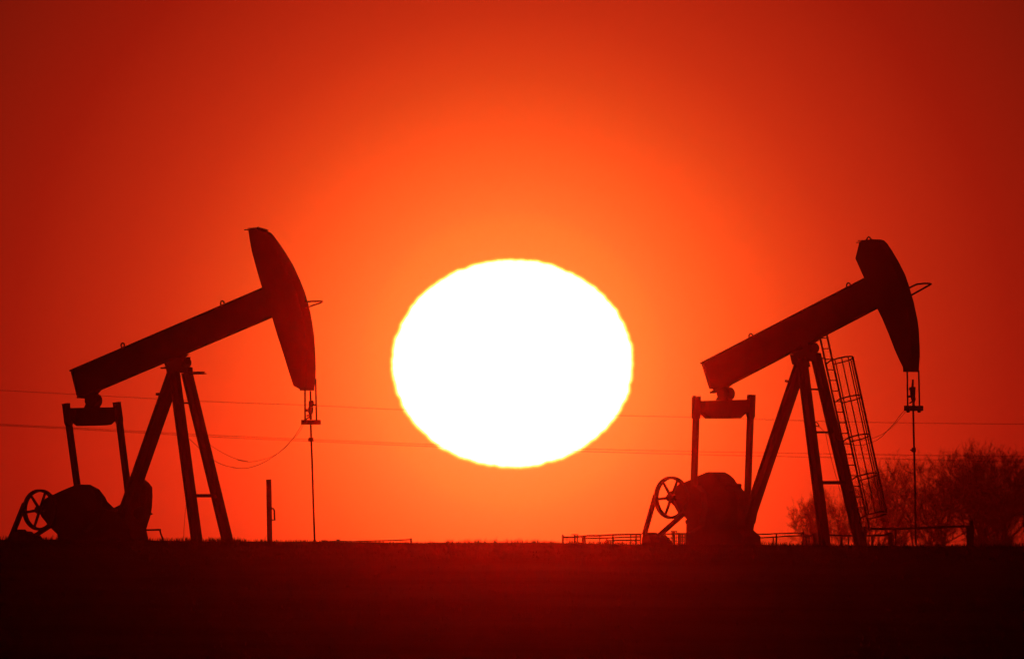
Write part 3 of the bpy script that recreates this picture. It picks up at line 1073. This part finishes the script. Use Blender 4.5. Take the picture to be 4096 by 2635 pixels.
wire([(-900, 862), (-400, 890), (0, 912), (240, 925), (480, 938), (720, 947), (935, 957), (1200, 965), (1450, 971), (1615, 975), (1780, 980), (2040, 987), (2394, 991), (2900, 993), (3300, 990)],
     "highest of the thin overhead wires crossing behind both pumpjacks and the sun", 0.0105)
wire([(-900, 942), (-400, 969), (0, 991), (200, 1001), (480, 1016), (700, 1026), (1000, 1038), (1200, 1044), (1370, 1049), (1620, 1055), (1800, 1058), (2040, 1062), (2394, 1066), (2900, 1066), (3300, 1062)],
     "upper wire of the close pair crossing low behind both pumpjacks", 0.011)
wire([(-900, 945), (-400, 972), (0, 994), (200, 1004), (480, 1020), (700, 1030), (1000, 1043), (1200, 1049), (1370, 1055), (1620, 1062), (1800, 1066), (2040, 1071), (2394, 1079), (2900, 1082), (3300, 1080)],
     "lower wire of the close pair crossing low behind both pumpjacks", 0.011)


# ------------------------------------------------------------------ bare trees beyond the ridge
def tree(name, u, vtop, hw_px, seed, label, stems=1, dense=1.0, Y=1500.0, lean=0.0, low=0.25, sprouts=1.0, group="bare trees beyond the ridge"):
    rd = random.Random(seed)
    b = at(u, 2200, Y)
    gz = ground_z(b.x, Y)
    base = Vector((b.x, Y, gz))
    H = at(u, vtop, Y).z - gz
    W = hw_px / F * Y
    root = empty(name, base)
    tag(root, label, "tree" if name == "bare_tree" else "shrub", group)
    segs = []                                           # (points, r0, r1, level)
    r0 = 0.022 * H ** 0.9 * (0.75 if stems > 1 else 1.0)
    depth = 5

    def grow(p, d, L, r, lev):
        n = 3 if lev < 3 else 2
        pts = [p]
        q, dd = p.copy(), d.copy()
        for i in range(n):
            dd = (dd + Vector((rd.gauss(0, 0.24), rd.gauss(0, 0.24), 0.02 + 0.03 * rd.random()))).normalized()
            q = q + dd * (L / n)
            pts.append(q.copy())
        r1 = max(0.006, r * (0.66 if lev else 0.74))
        segs.append((pts, r, r1, lev))
        if lev >= depth:
            k = int(round((3 + rd.random() * 3) * dense))
            for i in range(k):                          # twigs, most of them reaching up and out
                a = pts[0].lerp(pts[-1], rd.uniform(0.05, 1.0))
                td = (dd + Vector((rd.gauss(0, 0.55), rd.gauss(0, 0.55), rd.gauss(-0.05, 0.5)))).normalized()
                tl = L * rd.uniform(0.5, 1.1)
                m1 = a + td * tl * 0.5
                td = (td + Vector((rd.gauss(0, 0.2), rd.gauss(0, 0.2), 0.12))).normalized()
                m2 = m1 + td * tl * 0.5
                segs.append(([a, m1, m2], 0.0085, 0.004, 6))
                for j in range(3):
                    s = a.lerp(m2, rd.uniform(0.25, 1.0))
                    sd = (td + Vector((rd.gauss(0, 0.6), rd.gauss(0, 0.6), rd.gauss(0.0, 0.5)))).normalized()
                    segs.append(([s, s + sd * tl * rd.uniform(0.25, 0.6)], 0.0065, 0.0035, 7))
            return
        kids = rd.choice((2, 3, 3)) if lev else (3 if stems > 1 else 4)
        az0 = rd.uniform(0, 6.28)
        if lev in (2, 3) and rd.random() < 0.22:        # gaps in the crown
            kids = 1
        for i in range(kids):
            az = az0 + 6.28 * i / kids + rd.gauss(0, 0.35)
            sp = rd.uniform(0.3, 0.75)
            nd = (dd + Vector((math.cos(az) * sp, math.sin(az) * sp, 0))).normalized()
            src = pts[-1] if i == 0 else pts[rd.choice((-1, -1, -2))]
            grow(src, nd, L0 * (0.80 ** lev) * rd.uniform(0.75, 1.2), r1 * rd.uniform(0.75, 1.0), lev + 1)
        if lev in (1, 2):                               # side branches low on the limbs
            for i in range(2):
                az = rd.uniform(0, 6.28)
                nd = (dd * 0.5 + Vector((math.cos(az) * 0.7, math.sin(az) * 0.7, 0.35))).normalized()
                grow(pts[1], nd, L0 * 0.5 * rd.uniform(0.6, 1.1), r1 * 0.5, min(depth, lev + 2))
    L0 = H * 0.27
    for i in range(int(6 * sprouts)):                   # suckers and low brush round the foot
        az = rd.uniform(0, 6.28)
        d0 = Vector((math.cos(az) * 0.5, math.sin(az) * 0.5, 1)).normalized()
        grow(Vector((rd.gauss(0, 0.45) * W, rd.gauss(0, 0.3), -0.1)), d0, H * rd.uniform(0.10, 0.2), 0.02, depth - 1)
    for s in range(stems):
        a = (s + 0.5) / stems - 0.5
        off = Vector((a * 0.5 * W * (stems > 1), rd.uniform(-0.3, 0.3) * (stems > 1), -0.1))
        d0 = Vector((lean + a * 0.5, rd.gauss(0, 0.08), 1)).normalized()
        grow(off, d0, H * low * rd.uniform(0.85, 1.1), r0 * rd.uniform(0.8, 1.1), 0)
    zs_ = sorted(p.z for sg in segs for p in sg[0])
    zmax = zs_[int(len(zs_) * 0.993)]
    xs_ = sorted(abs(p.x) for sg in segs for p in sg[0])
    kx = W / xs_[int(len(xs_) * 0.97)]
    kz = H / zmax
    kx = max(kx, (0.85 if name == "bare_tree" else 0.62) * kz)
    tm, cm = MB(), MB()
    for pts, ra, rb, lev in segs:
        pts = [Vector((p.x * (kx if lev or True else 1), p.y * kx, p.z * kz)) for p in pts]
        if lev <= 2:
            tm.tube(pts, ra, 6, rb)
        else:
            cm.tube(pts, max(ra, 0.005), 3, rb, cap=False)
    tm.build("trunk", BARK, root)
    cm.build("crown", TWIG, root)
    return root


def z6(x, y): return Z6((x, y))
def z10(x, y): return Z10((x, y))


T = [
    ("bare_shrub", z6(362, 1010), 60, 1, "wispy shrub left of the right pumpjack's front legs, at the wood's left end", 3, 0.55, 1470, 0.0, 0.08, 1),
    ("bare_shrub", z6(555, 935), 70, 2, "wispy shrub seen between the two front legs of the right pumpjack", 2, 0.50, 1490, 0.0, 0.08, 1),
    ("bare_shrub", z6(800, 845), 75, 3, "bare shrub directly behind the safety cage of the ladder", 2, 0.40, 1480, 0.0, 0.10, 1),
    ("bare_tree", z6(940, 745), 85, 4, "bare tree just right of the safety cage, lower than its right neighbour", 2, 0.40, 1520, 0.0, 0.12, 1),
    ("bare_tree", z10(200, 262), 80, 5, "slim bare tree with one pointed tip, left of the right pumpjack's polished rod", 1, 0.60, 1500, 0.0, 0.14, 0.5),
    ("bare_tree", z10(450, 318), 90, 6, "bare tree whose crown meets the polished rod from the left", 1, 0.38, 1530, 0.0, 0.10, 0.5),
    ("bare_tree", z10(660, 200), 125, 7, "bare tree just right of the polished rod, its trunk leaning left", 1, 0.42, 1500, -0.12, 0.12, 0.5),
    ("bare_tree", z10(900, 170), 135, 8, "forked bare tree with pale gaps in the middle of the wood", 1, 0.36, 1480, 0.05, 0.18, 0.3),
    ("bare_tree", z10(1170, 185), 130, 10, "dense bare tree straight above the thick square barrier post", 1, 0.75, 1510, 0.0, 0.12, 0.5),
    ("bare_tree", z10(1420, 125), 130, 12, "highest bare tree of the wood, with the topmost thin tip", 2, 0.8, 1495, 0.0, 0.18, 1),
    ("bare_tree", z10(1600, 150), 130, 13, "dark bare tree with thick straight trunk right of the highest one", 1, 1.4, 1505, 0.0, 0.22, 1),
    ("bare_tree", z10(1760, 205), 130, 14, "dark dense bare tree sloping down towards the photo's right edge", 2, 0.9, 1490, 0.0, 0.18, 1),
    ("bare_tree", z10(1950, 320), 120, 16, "lowest bare tree at the photo's right edge", 1, 1.05, 1500, 0.0, 0.15, 1),
    ("bare_shrub", z10(1360, 1020), 70, 21, "low tangled shrub filling the gap right of the thick square barrier post", 2, 0.40, 1470, 0.0, 0.06, 0.5),
    ("bare_shrub", z10(1690, 950), 80, 22, "low tangled shrub between the trunks of the darkest bare trees", 2, 0.40, 1475, 0.0, 0.06, 0.5),
    ("bare_shrub", z10(780, 1050), 70, 23, "low tangled shrub under the forked bare tree, behind the pipe barrier", 2, 0.40, 1470, 0.0, 0.06, 0.5),
    ("bare_shrub", z10(330, 1020), 60, 24, "low tangled shrub behind the short rail fence's stubby end post", 2, 0.35, 1470, 0.0, 0.06, 0.5),
]
for (name, (u, v), hw, seed, label, stems, dense, Y, lean, low, sp) in T:
    tree(name, u, v, hw, seed, label, stems, dense, Y, lean, low, sp)

# ------------------------------------------------------------------ haze: one box of even, forward-scattering air
zs = [p[2] for p in gv]
z0, z1 = min(zs) - 1.0, 12.5
x1, y0, y1 = 610.0, -60.0, 3010.0
hz = MB().beam(Vector((0, (y0 + y1) / 2, z0)), Vector((0, (y0 + y1) / 2, z1)), x1, (y1 - y0) / 2)
hm = bpy.data.materials.new("haze")
hm.use_nodes = True
t = hm.node_tree
t.nodes.clear()
pv = t.nodes.new("ShaderNodeVolumePrincipled")
pv.inputs["Color"].default_value = (0.95, 0.45, 0.32, 1)
pv.inputs["Density"].default_value = HAZE_DENSITY
pv.inputs["Anisotropy"].default_value = HAZE_G
ou = t.nodes.new("ShaderNodeOutputMaterial")
t.links.new(pv.outputs[0], ou.inputs["Volume"])
ho = hz.build("haze", hm)
tag(ho, "thin red sunset haze hanging over the whole field", "haze", kind="stuff")
